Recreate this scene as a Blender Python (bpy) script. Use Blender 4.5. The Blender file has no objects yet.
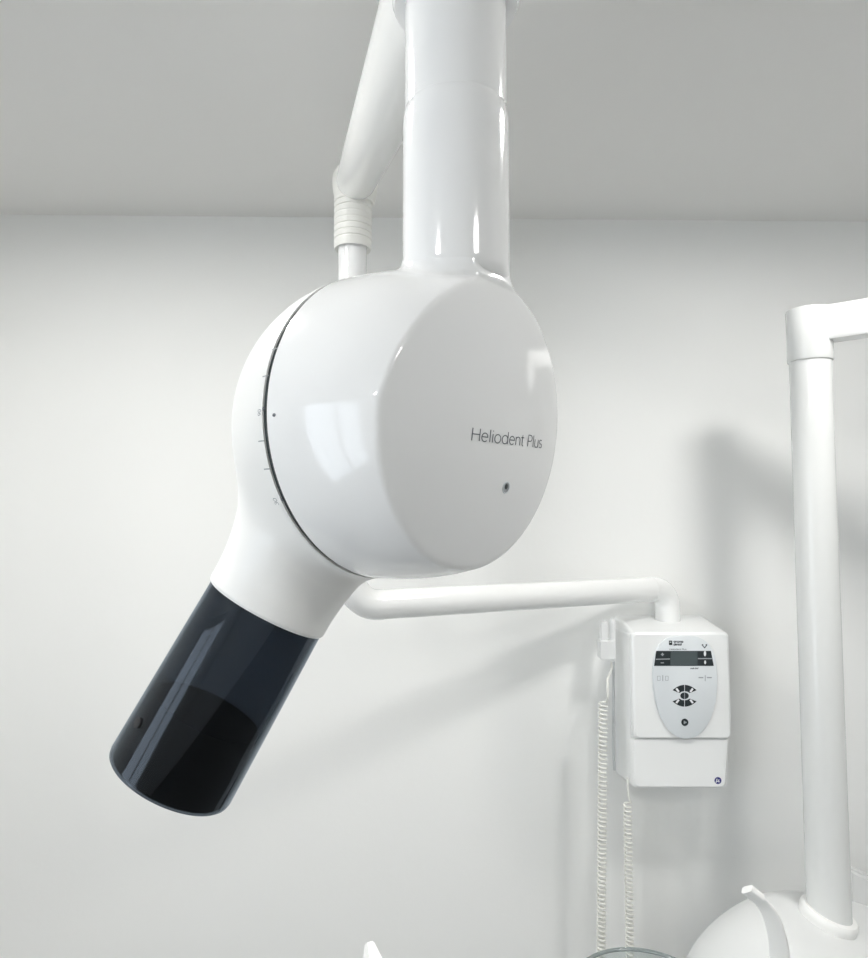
import bpy, bmesh, math
import numpy as np
from mathutils import Vector, Matrix

# ------------------------------------------------------------------ basics
scene = bpy.context.scene
col = scene.collection
F, CX, CY, PITCH, CAMZ = 700.0, 434.0, 479.0, math.atan(46 / 700.0), 1.6
CP, SP = math.cos(PITCH), math.sin(PITCH)

def P(px, py, Y):
    """point of the room seen at a photograph position, at distance Y in front of the camera (z from the floor)"""
    u, v = (px - CX) / F, (CY - py) / F
    d = np.array([u, CP - v * SP, SP + v * CP])
    d = d * (Y / d[1])
    return Vector((d[0], d[1], d[2] + CAMZ))

def V(a):
    return Vector([float(x) for x in a])

# ------------------------------------------------------------------ materials
def mat(name, color, rough=0.5, metal=0.0, coat=0.0, spec=0.5, bump=0.0, bump_scale=60.0, emis=None, estr=0.0, var=0.0):
    m = bpy.data.materials.new(name)
    m.use_nodes = True
    nt = m.node_tree
    b = nt.nodes['Principled BSDF']
    b.inputs['Base Color'].default_value = (*color, 1)
    b.inputs['Roughness'].default_value = rough
    b.inputs['Metallic'].default_value = metal
    b.inputs['Coat Weight'].default_value = coat
    b.inputs['Coat Roughness'].default_value = 0.03
    b.inputs['Specular IOR Level'].default_value = spec
    if emis:
        b.inputs['Emission Color'].default_value = (*emis, 1)
        b.inputs['Emission Strength'].default_value = estr
    if bump or var:
        tc = nt.nodes.new('ShaderNodeTexCoord')
        nz = nt.nodes.new('ShaderNodeTexNoise')
        nz.inputs['Scale'].default_value = bump_scale
        nz.inputs['Detail'].default_value = 4
        nt.links.new(tc.outputs['Object'], nz.inputs['Vector'])
        if bump:
            bp = nt.nodes.new('ShaderNodeBump')
            bp.inputs['Strength'].default_value = bump
            bp.inputs['Distance'].default_value = 0.002
            nt.links.new(nz.outputs['Fac'], bp.inputs['Height'])
            nt.links.new(bp.outputs['Normal'], b.inputs['Normal'])
        if var:
            mx = nt.nodes.new('ShaderNodeMix'); mx.data_type = 'RGBA'
            mx.inputs['A'].default_value = (*color, 1)
            mx.inputs['B'].default_value = (*[c * (1 - var) for c in color], 1)
            nt.links.new(nz.outputs['Fac'], mx.inputs['Factor'])
            nt.links.new(mx.outputs['Result'], b.inputs['Base Color'])
    return m

M_wall = mat('painted plaster wall', (0.86, 0.865, 0.855), 0.85, bump=0.10, bump_scale=70)
M_ceil = mat('painted ceiling', (0.80, 0.795, 0.78), 0.9, bump=0.05, bump_scale=60)
M_floor = mat('vinyl floor', (0.20, 0.20, 0.195), 0.45, var=0.12, bump_scale=8)
M_head = mat('glossy white lacquer', (0.86, 0.865, 0.87), 0.10, coat=0.25)
M_stem = mat('glossy white tube lacquer', (0.85, 0.855, 0.86), 0.09, coat=0.25)
M_satin = mat('satin white moulding', (0.86, 0.86, 0.85), 0.32)
M_arm = mat('white enamelled arm', (0.86, 0.865, 0.86), 0.16)
M_cream = mat('slightly cream rubber white', (0.80, 0.80, 0.77), 0.42)
M_box = mat('white moulded box', (0.84, 0.85, 0.85), 0.28)
M_plate = mat('pale blue grey membrane', (0.70, 0.735, 0.76), 0.35)
M_black = mat('black key', (0.015, 0.022, 0.026), 0.35)
M_lcd = mat('dark lcd', (0.075, 0.095, 0.10), 0.2)
M_ink = mat('grey print', (0.12, 0.13, 0.15), 0.5)
M_faint = mat('pale grey print', (0.34, 0.36, 0.38), 0.5)
M_navy = mat('navy badge', (0.03, 0.035, 0.20), 0.4)
M_badge_white = mat('white print', (0.85, 0.86, 0.88), 0.4)
M_groove = mat('dark seal', (0.025, 0.035, 0.037), 0.5)
M_steel = mat('brushed steel', (0.62, 0.62, 0.62), 0.28, metal=1.0)
M_liner = mat('black liner', (0.002, 0.0025, 0.003), 0.6, spec=0.1)
M_screw = mat('black screw', (0.006, 0.006, 0.008), 0.6)
M_cord = mat('cream white cord', (0.78, 0.78, 0.74), 0.4)
M_unit = mat('off white unit shell', (0.73, 0.74, 0.74), 0.30)
M_post = mat('off white enamelled post', (0.75, 0.76, 0.755), 0.16)
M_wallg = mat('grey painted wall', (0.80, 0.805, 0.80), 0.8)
M_frame = mat('white window frame', (0.8, 0.8, 0.8), 0.4)
M_lamp = mat('lamp diffuser', (0.9, 0.9, 0.9), 0.5, emis=(1.0, 0.985, 0.955), estr=88.0)
M_lampdim = mat('dimmed lamp diffuser', (0.9, 0.9, 0.9), 0.5, emis=(1.0, 0.985, 0.955), estr=34.0)
M_lampleft = mat('wide lamp diffuser', (0.9, 0.9, 0.9), 0.5, emis=(1.0, 0.985, 0.955), estr=85.0)
M_lampmid = mat('half dimmed lamp diffuser', (0.9, 0.9, 0.9), 0.5, emis=(1.0, 0.985, 0.955), estr=66.0)
M_lampring = mat('white lamp ring', (0.8, 0.8, 0.8), 0.4)

def two_sided_fresnel(nt, ior):
    fr = nt.nodes.new('ShaderNodeFresnel')
    ge = nt.nodes.new('ShaderNodeNewGeometry')
    mr = nt.nodes.new('ShaderNodeMapRange')
    mr.inputs['To Min'].default_value = ior
    mr.inputs['To Max'].default_value = 1.0 / ior
    nt.links.new(ge.outputs['Backfacing'], mr.inputs['Value'])
    nt.links.new(mr.outputs['Result'], fr.inputs['IOR'])
    return fr

def smoked():
    m = bpy.data.materials.new('smoked blue black acrylic')
    m.use_nodes = True
    nt = m.node_tree
    nt.nodes.clear()
    out = nt.nodes.new('ShaderNodeOutputMaterial')
    tr = nt.nodes.new('ShaderNodeBsdfTransparent'); tr.inputs['Color'].default_value = (0.34, 0.372, 0.41, 1)
    gl = nt.nodes.new('ShaderNodeBsdfGlossy'); gl.inputs['Roughness'].default_value = 0.03
    gl.inputs['Color'].default_value = (0.55, 0.60, 0.66, 1)
    fr = two_sided_fresnel(nt, 1.5)
    mx = nt.nodes.new('ShaderNodeMixShader')
    nt.links.new(fr.outputs[0], mx.inputs[0]); nt.links.new(tr.outputs[0], mx.inputs[1])
    nt.links.new(gl.outputs[0], mx.inputs[2]); nt.links.new(mx.outputs[0], out.inputs[0])
    return m
M_smoke = smoked()

def clear_glass(name, tint, ior=1.45):
    m = bpy.data.materials.new(name)
    m.use_nodes = True
    nt = m.node_tree
    nt.nodes.clear()
    out = nt.nodes.new('ShaderNodeOutputMaterial')
    tr = nt.nodes.new('ShaderNodeBsdfTransparent'); tr.inputs['Color'].default_value = (*tint, 1)
    gl = nt.nodes.new('ShaderNodeBsdfGlossy'); gl.inputs['Roughness'].default_value = 0.02
    fr = two_sided_fresnel(nt, ior)
    mx = nt.nodes.new('ShaderNodeMixShader')
    nt.links.new(fr.outputs[0], mx.inputs[0]); nt.links.new(tr.outputs[0], mx.inputs[1])
    nt.links.new(gl.outputs[0], mx.inputs[2]); nt.links.new(mx.outputs[0], out.inputs[0])
    return m
M_glass = clear_glass('clear glass', (0.90, 0.93, 0.93))
M_rimglass = clear_glass('thick glass rim', (0.45, 0.50, 0.50), 1.5)
M_pane = clear_glass('window pane', (0.98, 0.99, 1.0))

# ------------------------------------------------------------------ object helpers
def shade(me, angle=40):
    for p in me.polygons:
        p.use_smooth = True
    if angle is not None:
        try:
            me.set_sharp_from_angle(angle=math.radians(angle))
        except Exception:
            pass

def obj_from(name, verts, faces, m, parent=None, smooth=40, mats=None, fmat=None):
    me = bpy.data.meshes.new(name)
    me.from_pydata([tuple(map(float, v)) for v in verts], [], faces)
    me.validate()
    me.update()
    for x in (mats or [m]):
        me.materials.append(x)
    if fmat is not None:
        for p, k in zip(me.polygons, fmat):
            p.material_index = k
    if smooth is not None:
        shade(me, smooth)
    o = bpy.data.objects.new(name, me)
    col.objects.link(o)
    if parent:
        o.parent = parent
        o.matrix_parent_inverse = Matrix.Translation(-parent.location)
    return o

def bm_obj(name, bm, m, parent=None, smooth=40):
    me = bpy.data.meshes.new(name)
    bmesh.ops.recalc_face_normals(bm, faces=bm.faces)
    bm.to_mesh(me); bm.free()
    me.materials.append(m)
    if smooth is not None:
        shade(me, smooth)
    o = bpy.data.objects.new(name, me)
    col.objects.link(o)
    if parent:
        o.parent = parent
        o.matrix_parent_inverse = Matrix.Translation(-parent.location)
    return o

def thing(name, label, cat, loc, group=None):
    o = bpy.data.objects.new(name, None)
    o.empty_display_size = 0.05
    o.location = loc
    col.objects.link(o)
    o['label'] = label; o['category'] = cat
    if group: o['group'] = group
    return o

def tag(o, label, cat, group=None):
    o['label'] = label; o['category'] = cat
    if group: o['group'] = group
    return o

def frame_of(d):
    d = np.array(d, float); d /= np.linalg.norm(d)
    up = np.array([0, 0, 1.0]) if abs(d[2]) < 0.95 else np.array([0, 1.0, 0])
    a = np.cross(up, d); a /= np.linalg.norm(a)
    b = np.cross(d, a)
    return d, a, b

def lathe(c, d, prof, seg=96, close=False):
    """surface of revolution: prof = [(s, r)...] along d from c"""
    d, a, b = frame_of(d); c = np.array(c, float)
    vs, fs = [], []
    n = len(prof)
    for s, r in prof:
        for k in range(seg):
            t = 2 * math.pi * k / seg
            vs.append(c + d * s + (a * math.cos(t) + b * math.sin(t)) * r)
    for i in range(n - 1 if not close else n):
        j = (i + 1) % n
        for k in range(seg):
            l = (k + 1) % seg
            fs.append((i * seg + k, i * seg + l, j * seg + l, j * seg + k))
    if not close:
        if prof[0][1] > 1e-6: fs.append(tuple(reversed(range(seg))))
        if prof[-1][1] > 1e-6: fs.append(tuple(range((n - 1) * seg, n * seg)))
    return vs, fs

def lathe_obj(name, c, d, prof, m, parent=None, seg=96, close=False, smooth=40):
    vs, fs = lathe(c, d, prof, seg, close)
    o = obj_from(name, vs, fs, m, parent, smooth)
    bm = bmesh.new(); bm.from_mesh(o.data)
    bmesh.ops.remove_doubles(bm, verts=bm.verts, dist=1e-7)
    bmesh.ops.recalc_face_normals(bm, faces=bm.faces); bm.to_mesh(o.data); bm.free()
    return o

def sweep(name, pts, r, m, parent=None, seg=32, caps=True, smooth=50, radii=None):
    """tube along a polyline by parallel transport"""
    pts = [np.array(p, float) for p in pts]
    n = len(pts)
    tang = []
    for i in range(n):
        t = pts[min(i + 1, n - 1)] - pts[max(i - 1, 0)]
        tang.append(t / np.linalg.norm(t))
    _, a, _b = frame_of(tang[0])
    vs, fs = [], []
    for i in range(n):
        t = tang[i]
        a = a - t * (a @ t); a /= np.linalg.norm(a)
        b = np.cross(t, a)
        rr = radii[i] if radii is not None else r
        for k in range(seg):
            w = 2 * math.pi * k / seg
            vs.append(pts[i] + (a * math.cos(w) + b * math.sin(w)) * rr)
    for i in range(n - 1):
        for k in range(seg):
            l = (k + 1) % seg
            fs.append((i * seg + k, i * seg + l, (i + 1) * seg + l, (i + 1) * seg + k))
    if caps:
        fs.append(tuple(reversed(range(seg))))
        fs.append(tuple(range((n - 1) * seg, n * seg)))
    return obj_from(name, vs, fs, m, parent, smooth)

def bend(p0, corner, p1, r, n=14):
    """points of an arc of radius r rounding the corner p0-corner-p1"""
    p0, c, p1 = (np.array(x, float) for x in (p0, corner, p1))
    u = (p0 - c) / np.linalg.norm(p0 - c); w = (p1 - c) / np.linalg.norm(p1 - c)
    ang = math.acos(max(-1, min(1, u @ w)))
    t = r / math.tan(ang / 2)
    a, b = c + u * t, c + w * t
    m = (u + w); m /= np.linalg.norm(m)
    o = c + m * (r / math.sin(ang / 2))
    va, vb = a - o, b - o
    tot = math.acos(max(-1, min(1, (va @ vb) / (r * r))))
    out = []
    for k in range(n + 1):
        f = k / n
        out.append(o + (va * math.sin((1 - f) * tot) + vb * math.sin(f * tot)) / math.sin(tot))
    return out

# ---- thin stroke lettering -------------------------------------------------
def arc(cx, cy, rx, ry, a0, a1, n=14):
    return [(cx + rx * math.cos(math.radians(a0 + (a1 - a0) * k / n)), cy + ry * math.sin(math.radians(a0 + (a1 - a0) * k / n))) for k in range(n + 1)]
G = {  # glyph: (advance, strokes), cap height 1, x height .7
    'H': (0.86, [[(0.08, 0), (0.08, 1)], [(0.74, 0), (0.74, 1)], [(0.08, 0.52), (0.74, 0.52)]]),
    'e': (0.72, [[(0.07, 0.38), (0.63, 0.38)] + arc(0.35, 0.35, 0.28, 0.35, 6, 315)]),
    'l': (0.26, [[(0.12, 0), (0.12, 1.02)]]),
    'i': (0.26, [[(0.12, 0), (0.12, 0.7)], [(0.12, 0.90), (0.12, 0.97)]]),
    'o': (0.76, [arc(0.36, 0.35, 0.30, 0.35, 0, 360, 24)]),
    'd': (0.78, [arc(0.36, 0.35, 0.30, 0.35, 0, 360, 24), [(0.66, 0), (0.66, 1.02)]]),
    'b': (0.78, [arc(0.40, 0.35, 0.30, 0.35, 0, 360, 24), [(0.10, 0), (0.10, 1.02)]]),
    'n': (0.68, [[(0.09, 0), (0.09, 0.7)], [(0.09, 0.45)] + arc(0.33, 0.44, 0.24, 0.26, 180, 0) + [(0.57, 0)]]),
    't': (0.44, [[(0.18, 0.92), (0.18, 0.14)] + arc(0.30, 0.13, 0.12, 0.13, 180, 290), [(0.02, 0.7), (0.38, 0.7)]]),
    'P': (0.68, [[(0.08, 0), (0.08, 1), (0.34, 1)] + arc(0.34, 0.73, 0.26, 0.27, 90, -90) + [(0.08, 0.46)]]),
    'u': (0.70, [[(0.09, 0.7), (0.09, 0.26)] + arc(0.33, 0.26, 0.24, 0.26, 180, 360) + [(0.57, 0.7)], [(0.57, 0.7), (0.57, 0)]]),
    's': (0.52, [arc(0.26, 0.525, 0.19, 0.175, 40, 270, 12) + arc(0.26, 0.175, 0.20, 0.175, 90, -145, 12)]),
    'r': (0.46, [[(0.09, 0), (0.09, 0.7)], [(0.09, 0.42)] + arc(0.33, 0.42, 0.24, 0.28, 180, 80)]),
    'a': (0.74, [arc(0.36, 0.35, 0.30, 0.35, 0, 360, 24), [(0.66, 0), (0.66, 0.7)]]),
    'm': (1.0, [[(0.09, 0), (0.09, 0.7)], [(0.09, 0.45)] + arc(0.29, 0.47, 0.20, 0.23, 180, 0) + [(0.49, 0)], [(0.49, 0.45)] + arc(0.69, 0.47, 0.20, 0.23, 180, 0) + [(0.89, 0)]]),
    'k': (0.6, [[(0.09, 0), (0.09, 1.02)], [(0.5, 0.7), (0.1, 0.3)], [(0.24, 0.42), (0.54, 0)]]),
    'V': (0.8, [[(0.02, 1), (0.38, 0), (0.74, 1)]]),
    'A': (0.8, [[(0.02, 0), (0.38, 1), (0.74, 0)], [(0.16, 0.35), (0.60, 0.35)]]),
    '3': (0.7, [arc(0.33, 0.74, 0.25, 0.26, 150, -90, 12) + arc(0.33, 0.24, 0.27, 0.24, 90, -150, 12)]),
    '0': (0.72, [arc(0.34, 0.5, 0.27, 0.5, 0, 360, 24)]),
    '6': (0.7, [arc(0.34, 0.32, 0.26, 0.32, 0, 360, 20), [(0.08, 0.34), (0.16, 0.72), (0.46, 1)]]),
    '9': (0.7, [arc(0.34, 0.68, 0.26, 0.32, 0, 360, 20), [(0.60, 0.66), (0.52, 0.28), (0.22, 0)]]),
    '|': (0.4, [[(0.2, -0.15), (0.2, 1.15)]]),
    ' ': (0.40, []),
}
def strokes_of(text):
    out, x = [], 0.0
    for ch in text:
        adv, st = G[ch]
        for s in st:
            out.append([(a + x, b) for a, b in s])
        x += adv
    return out, x

def ribbons(strokes, w):
    """2D strokes -> lists of (left, right) pairs"""
    res = []
    for s in strokes:
        # subdivide long straight runs
        q = [s[0]]
        for a, b in zip(s, s[1:]):
            L = math.hypot(b[0] - a[0], b[1] - a[1]); n = max(1, int(L / 0.25))
            for k in range(1, n + 1):
                q.append((a[0] + (b[0] - a[0]) * k / n, a[1] + (b[1] - a[1]) * k / n))
        pr = []
        for i, p in enumerate(q):
            a, b = q[max(i - 1, 0)], q[min(i + 1, len(q) - 1)]
            dx, dy = b[0] - a[0], b[1] - a[1]; L = math.hypot(dx, dy) or 1
            nx, ny = -dy / L * w / 2, dx / L * w / 2
            pr.append(((p[0] + nx, p[1] + ny), (p[0] - nx, p[1] - ny)))
        res.append(pr)
    return res

def lettering(name, strokes, w, place, m, parent):
    """place(x, y) -> 3D point on the surface it is printed on"""
    vs, fs = [], []
    for pr in ribbons(strokes, w):
        base = len(vs)
        for a, b in pr:
            vs.append(place(*a)); vs.append(place(*b))
        for i in range(len(pr) - 1):
            j = base + 2 * i
            fs.append((j, j + 1, j + 3, j + 2))
    return obj_from(name, vs, fs, m, parent, None)

# ================================================================== SETTING
def quad_obj(name, pts, m):
    o = obj_from(name, pts, [tuple(range(len(pts)))], m, None, None)
    o['kind'] = 'structure'
    return o
def slab(name, lo, hi, m):
    bm = bmesh.new(); bmesh.ops.create_cube(bm, size=1)
    for v in bm.verts:
        v.co = Vector([lo[i] + (v.co[i] + 0.5) * (hi[i] - lo[i]) for i in range(3)])
    o = bm_obj(name, bm, m, None, None)
    o['kind'] = 'structure'
    return o
XL, XR, YB, H = -1.75, 2.3, -2.3, 2.418
YAW = 0.0185
YF = 1.82
# far wall, turned very slightly about the vertical
def wy(x): return YF + x * math.tan(YAW)
T = 0.12
vs = []
for z in (-0.1, H + 0.1):
    for x, dy in ((XL - T, 0), (XR + T, 0), (XR + T, T), (XL - T, T)):
        vs.append((x, wy(x) + dy, z))
o = obj_from('wall_back', vs, [(3, 2, 1, 0), (4, 5, 6, 7), (0, 1, 5, 4), (1, 2, 6, 5), (2, 3, 7, 6), (3, 0, 4, 7)], M_wall, None, None); o['kind'] = 'structure'
slab('floor', (XL - T, YB - T, -0.1), (XR + T, YF + 0.3, 0), M_floor)
slab('ceiling', (XL - T, YB - T, H), (XR + T, YF + 0.3, H + 0.1), M_ceil)
slab('wall_right', (XR, YB - T, -0.1), (XR + T, YF + 0.3, H + 0.1), M_wallg)
slab('wall_front', (XL - T, YB - T, -0.1), (XR + T, YB, H + 0.1), M_wallg)
# left wall with a window opening
WY0, WY1, WZ0, WZ1 = -1.10, 0.10, 0.35, 2.0
vs, fs = [], []
def addbox(vs, fs, lo, hi):
    b = len(vs)
    for z in (lo[2], hi[2]):
        for x, y in ((lo[0], lo[1]), (hi[0], lo[1]), (hi[0], hi[1]), (lo[0], hi[1])):
            vs.append((x, y, z))
    for f in [(3, 2, 1, 0), (4, 5, 6, 7), (0, 1, 5, 4), (1, 2, 6, 5), (2, 3, 7, 6), (3, 0, 4, 7)]:
        fs.append(tuple(b + i for i in f))
addbox(vs, fs, (XL - T, YB - T, -0.1), (XL, WY0, H + 0.1))
addbox(vs, fs, (XL - T, WY1, -0.1), (XL, YF + 0.3, H + 0.1))
addbox(vs, fs, (XL - T, WY0, -0.1), (XL, WY1, WZ0))
addbox(vs, fs, (XL - T, WY0, WZ1), (XL, WY1, H + 0.1))
o = obj_from('wall_left', vs, fs, M_wall, None, None); o['kind'] = 'structure'
vs, fs = [], []
w = 0.05
for lo, hi in (((XL - .08, WY0, WZ0), (XL - .03, WY0 + w, WZ1)), ((XL - .08, WY1 - w, WZ0), (XL - .03, WY1, WZ1)),
               ((XL - .08, WY0 + w, WZ0), (XL - .03, WY1 - w, WZ0 + w)), ((XL - .08, WY0 + w, WZ1 - w), (XL - .03, WY1 - w, WZ1)),
               ((XL - .08, (WY0 + WY1) / 2 - .025, WZ0 + w), (XL - .03, (WY0 + WY1) / 2 + .025, WZ1 - w))):
    addbox(vs, fs, lo, hi)
win = obj_from('window_1', vs, fs, M_frame, None, None); win['kind'] = 'structure'
pn = obj_from('window_pane', [(XL - .055, WY0, WZ0), (XL - .055, WY1, WZ0), (XL - .055, WY1, WZ1), (XL - .055, WY0, WZ1)], [(0, 1, 2, 3)], M_pane, win, None)

# ceiling lamps, round, behind and above the camera
def lamp(x, y, label, r=0.15, dm=None):
    t = thing('ceiling_light', label, 'ceiling light', (x, y, H), 'round ceiling lights')
    lathe_obj('lamp_ring', (x, y, H), (0, 0, -1), [(0, r + .02), (.012, r + .016), (.014, r + .002), (.006, r), (0, r)], M_lampring, t, 64, True)
    lathe_obj('diffuser', (x, y, H), (0, 0, -1), [(0.0005, r - .001), (.008, r - .001)], dm or M_lamp, t, 64)
lamp(-0.72, 0.84, 'round ceiling light above and left of the x-ray head', r=0.115, dm=M_lampleft)
lamp(0.86, 0.86, 'round ceiling light above the white swing arm and post', r=0.11)
lamp(-1.05, -0.85, 'round ceiling light behind the camera on the window side', dm=M_lampmid)
lamp(1.02, -0.72, 'round ceiling light behind the camera on the right', dm=M_lampdim)

# ================================================================== X-RAY HEAD
AX = 0.862
C = np.array(P(389, 428, 0.5)); R = 0.1073
nA = np.array([math.sin(AX), -math.cos(AX), 0.0])        # rotation axis, towards the printed cover
tA = np.array([-math.cos(AX), -math.sin(AX), 0.0])       # horizontal, towards the viewer's left
zA = np.array([0.0, 0.0, 1.0])
STEM_R = 0.0358
STEM_C = C + nA * 0.0622
ef = -0.13
FN = nA * math.cos(ef) + zA * math.sin(ef)                # normal of the printed cover
FC = C + np.array([0.0665, -0.060, -0.0083]) - nA * 0.0035
DT = np.array([-0.485 * 0.989, -0.04, -0.88 * 0.989]); DT /= np.linalg.norm(DT)   # beam direction
TC = C - nA * 0.022                                      # where the tube axis starts

def smin(a, b, k):
    h = np.clip(0.5 + 0.5 * (b - a) / k, 0, 1)
    return b * (1 - h) + a * h - k * h * (1 - h)
def smax(a, b, k):
    return -smin(-a, -b, k)

def sdf_housing(p):
    q = p - C
    a = q @ nA; t = q @ tA; z = q @ zA
    rho = np.sqrt(t * t + z * z)
    # barrel: super-ellipse profile from the seam to the cover
    A, pw = 0.145, 2.38
    dg = np.clip(2 * t * z / np.maximum(rho * rho, 1e-9), 0, 1) * np.clip(a / 0.09, 0, 1) * (t > 0)
    u = np.abs(a) / A; v = rho / R * (1 + 0.085 * dg)
    g = (u ** pw + v ** pw) ** (1 / pw)
    body = (g - 1) * R * 0.8
    # cover: shallow dome cut, rounded on its rim
    RD = 0.42
    dome_c = FC + FN * 0.0075 - FN * RD
    dome = np.linalg.norm(p - dome_c, axis=-1) - RD
    b = smax(body, dome, 0.0022)
    # neck of the stem
    rr = np.hypot(p[..., 0] - STEM_C[0], p[..., 1] - STEM_C[1]) - (STEM_R - 0.0002)
    st = np.maximum(rr, (p[..., 2] - (C[2] + 0.108)))
    st = np.maximum(st, (C[2] + 0.088) - p[..., 2])
    st = np.maximum(st, dome + 0.001)
    return smin(b, st, 0.006)

def cone_r(s):
    # concave flare from the dial to the collar rim
    s = np.asarray(s)
    return 0.0452 + 0.020 * np.clip((0.140 - s) / 0.075, 0, 1.1) ** 1.9
S0, S1 = 0.075, 0.1475
def sdf_dial(p, collar=True, cap=None):
    q = p - C
    ball = np.linalg.norm(q - (q @ nA)[..., None] * nA * 0.045, axis=-1) - R
    if not collar:
        return ball
    w = p - TC
    s = w @ DT
    rad = np.linalg.norm(w - s[..., None] * DT, axis=-1)
    cone = (rad - cone_r(s)) * 0.9
    cone = np.maximum(cone, s - (cap or S1))
    cone = np.maximum(cone, -s)
    cone = smax(cone, q @ nA + 0.007, 0.026)
    return smin(ball, cone, 0.013)

def march(o, d, sdf, tmax=0.3, t0=0.0, n=70):
    """rays from inside outwards to the surface"""
    t = np.full(d.shape[0], t0)
    for _ in range(n):
        v = sdf(o + d * t[:, None])
        t = t - v * 0.9
    return np.clip(t, 0, tmax)

def half_shell(name, org, axis, sdf, m, parent, nth=150, nph=360, lip=0.004, th_pow=1.0):
    ax, u, v = axis, tA, zA
    ths = np.linspace(0, math.pi / 2, nth + 1)[1:] ** 1.0
    phs = np.linspace(0, 2 * math.pi, nph, endpoint=False)
    TH, PH = np.meshgrid(ths, phs, indexing='ij')
    d = (np.cos(TH)[..., None] * ax + np.sin(TH)[..., None] * (np.cos(PH)[..., None] * u + np.sin(PH)[..., None] * v)).reshape(-1, 3)
    t = march(org, d, sdf, t0=0.12)
    pts = org + d * t[:, None]
    tp = march(org, ax[None, :], sdf, t0=0.12)[0]
    vs = [org + ax * tp] + list(pts)
    # lip going inwards
    last = pts[-nph:]
    for k in range(nph):
        w = last[k] - org
        vs.append(org + w * (1 - lip / np.linalg.norm(w)))
    fs = []
    for k in range(nph):
        fs.append((0, 1 + k, 1 + (k + 1) % nph))
    for i in range(nth):
        for k in range(nph):
            l = (k + 1) % nph
            fs.append((1 + i * nph + k, 1 + (i + 1) * nph + k, 1 + (i + 1) * nph + l, 1 + i * nph + l))
    o = obj_from(name, vs, fs, m, parent, 60)
    bm = bmesh.new(); bm.from_mesh(o.data)
    bmesh.ops.recalc_face_normals(bm, faces=bm.faces); bm.to_mesh(o.data); bm.free()
    return o

GAP = 0.0023
head = thing('dental_xray_head', 'large glossy white round x-ray head with smoked tube, hanging from thick white stem', 'x-ray machine', tuple(STEM_C + np.array([0, 0, 0.35])))
housing = half_shell('housing', C + nA * GAP, nA, sdf_housing, M_head, head, nth=230, nph=420)
dial = half_shell('rotating_dial', C - nA * GAP, -nA, lambda p: sdf_dial(p, True, 0.118), M_satin, head, nth=160, nph=360)
lathe_obj('seam_seal', C, nA, [(-GAP * 1.3, R - 0.006), (-GAP * 1.3, R - 0.0013), (GAP * 1.3, R - 0.0013), (GAP * 1.3, R - 0.006)], M_groove, head, 180, True)

# collar (cone) merging into the dial
dd, ca, cb = frame_of(DT)
ns, nph = 90, 200
vs, fs = [], []
ss = np.linspace(S0, S1 - 0.0025, ns)
ph = np.linspace(0, 2 * math.pi, nph, endpoint=False)
SS, PHH = np.meshgrid(ss, ph, indexing='ij')
org = TC + SS.reshape(-1, 1) * DT
dr = (np.cos(PHH)[..., None] * ca + np.sin(PHH)[..., None] * cb).reshape(-1, 3)
def sdf_collar(p):
    return np.maximum(sdf_dial(p) - 0.0002, (p - C) @ nA + GAP)
t = march(org, dr, sdf_collar, tmax=0.12, t0=0.03)
t = np.where(t < 0.012, 0.012, t)
pts = org + dr * t[:, None]
vs = list(pts)
rim = cone_r(S1)
last = pts[-nph:]
lt = t[-nph:]
for (s, k_) in ((S1 - 0.0008, 0.0006), (S1, 0.0018)):
    vs += [TC + DT * s + dr[-nph + k] * (lt[k] - k_) for k in range(nph)]
vs += [TC + DT * S1 + dr[-nph + k] * 0.0440 for k in range(nph)]
vs += [TC + DT * (S1 - 0.02) + dr[-nph + k] * 0.0440 for k in range(nph)]
for i in range(ns + 3):
    for k in range(nph):
        l = (k + 1) % nph
        fs.append((i * nph + k, i * nph + l, (i + 1) * nph + l, (i + 1) * nph + k))
obj_from('cone_collar', vs, fs, M_satin, head, 50)

# smoked tube with black inner liner
L0, L1 = S1 - 0.018, 0.2810
r0, r1 = 0.0433, 0.0456
def tr(s): return r0 + (r1 - r0) * (s - L0) / (L1 - L0)
w = 0.0022
lathe_obj('smoked_tube', TC, DT, [(L0, tr(L0)), (L1 - 0.004, tr(L1)), (L1 - 0.001, tr(L1) - 0.0006), (L1, tr(L1) - 0.0016), (L1, tr(L1) - w), (L0, tr(L0) - w)], M_smoke, head, 128, True)
LS = 0.230
lathe_obj('tube_liner', TC, DT, [(LS, tr(LS) - 0.0036), (L1 - 0.0008, tr(L1) - 0.0036), (L1 - 0.0008, tr(L1) - 0.0056), (LS, tr(LS) - 0.0056)], M_liner, head, 128, True)
lathe_obj('liner_floor', TC, DT, [(S1 - 0.012, 0.0001), (S1 - 0.012, 0.035), (S1 - 0.009, 0.035), (S1 - 0.009, 0.0001)], M_liner, head, 64)

# inverse: photo position -> point of the head surface
def hit(px, py, sdf, t0=0.25):
    d = np.array(P(px, py, 1.0)) - np.array([0, 0, CAMZ]); d /= np.linalg.norm(d)
    o = np.array([0, 0, CAMZ]); t = t0
    for _ in range(200):
        t += float(sdf((o + d * t)[None])[0]) * 0.7
    return o + d * t
def drop(p, dirn, sdf):
    """slide p along dirn onto the surface (from outside)"""
    p = p - dirn * 0.03; t = 0
    for _ in range(120):
        t += float(sdf((p + dirn * t)[None])[0]) * 0.7
    return p + dirn * (t - 0.00018)

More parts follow.
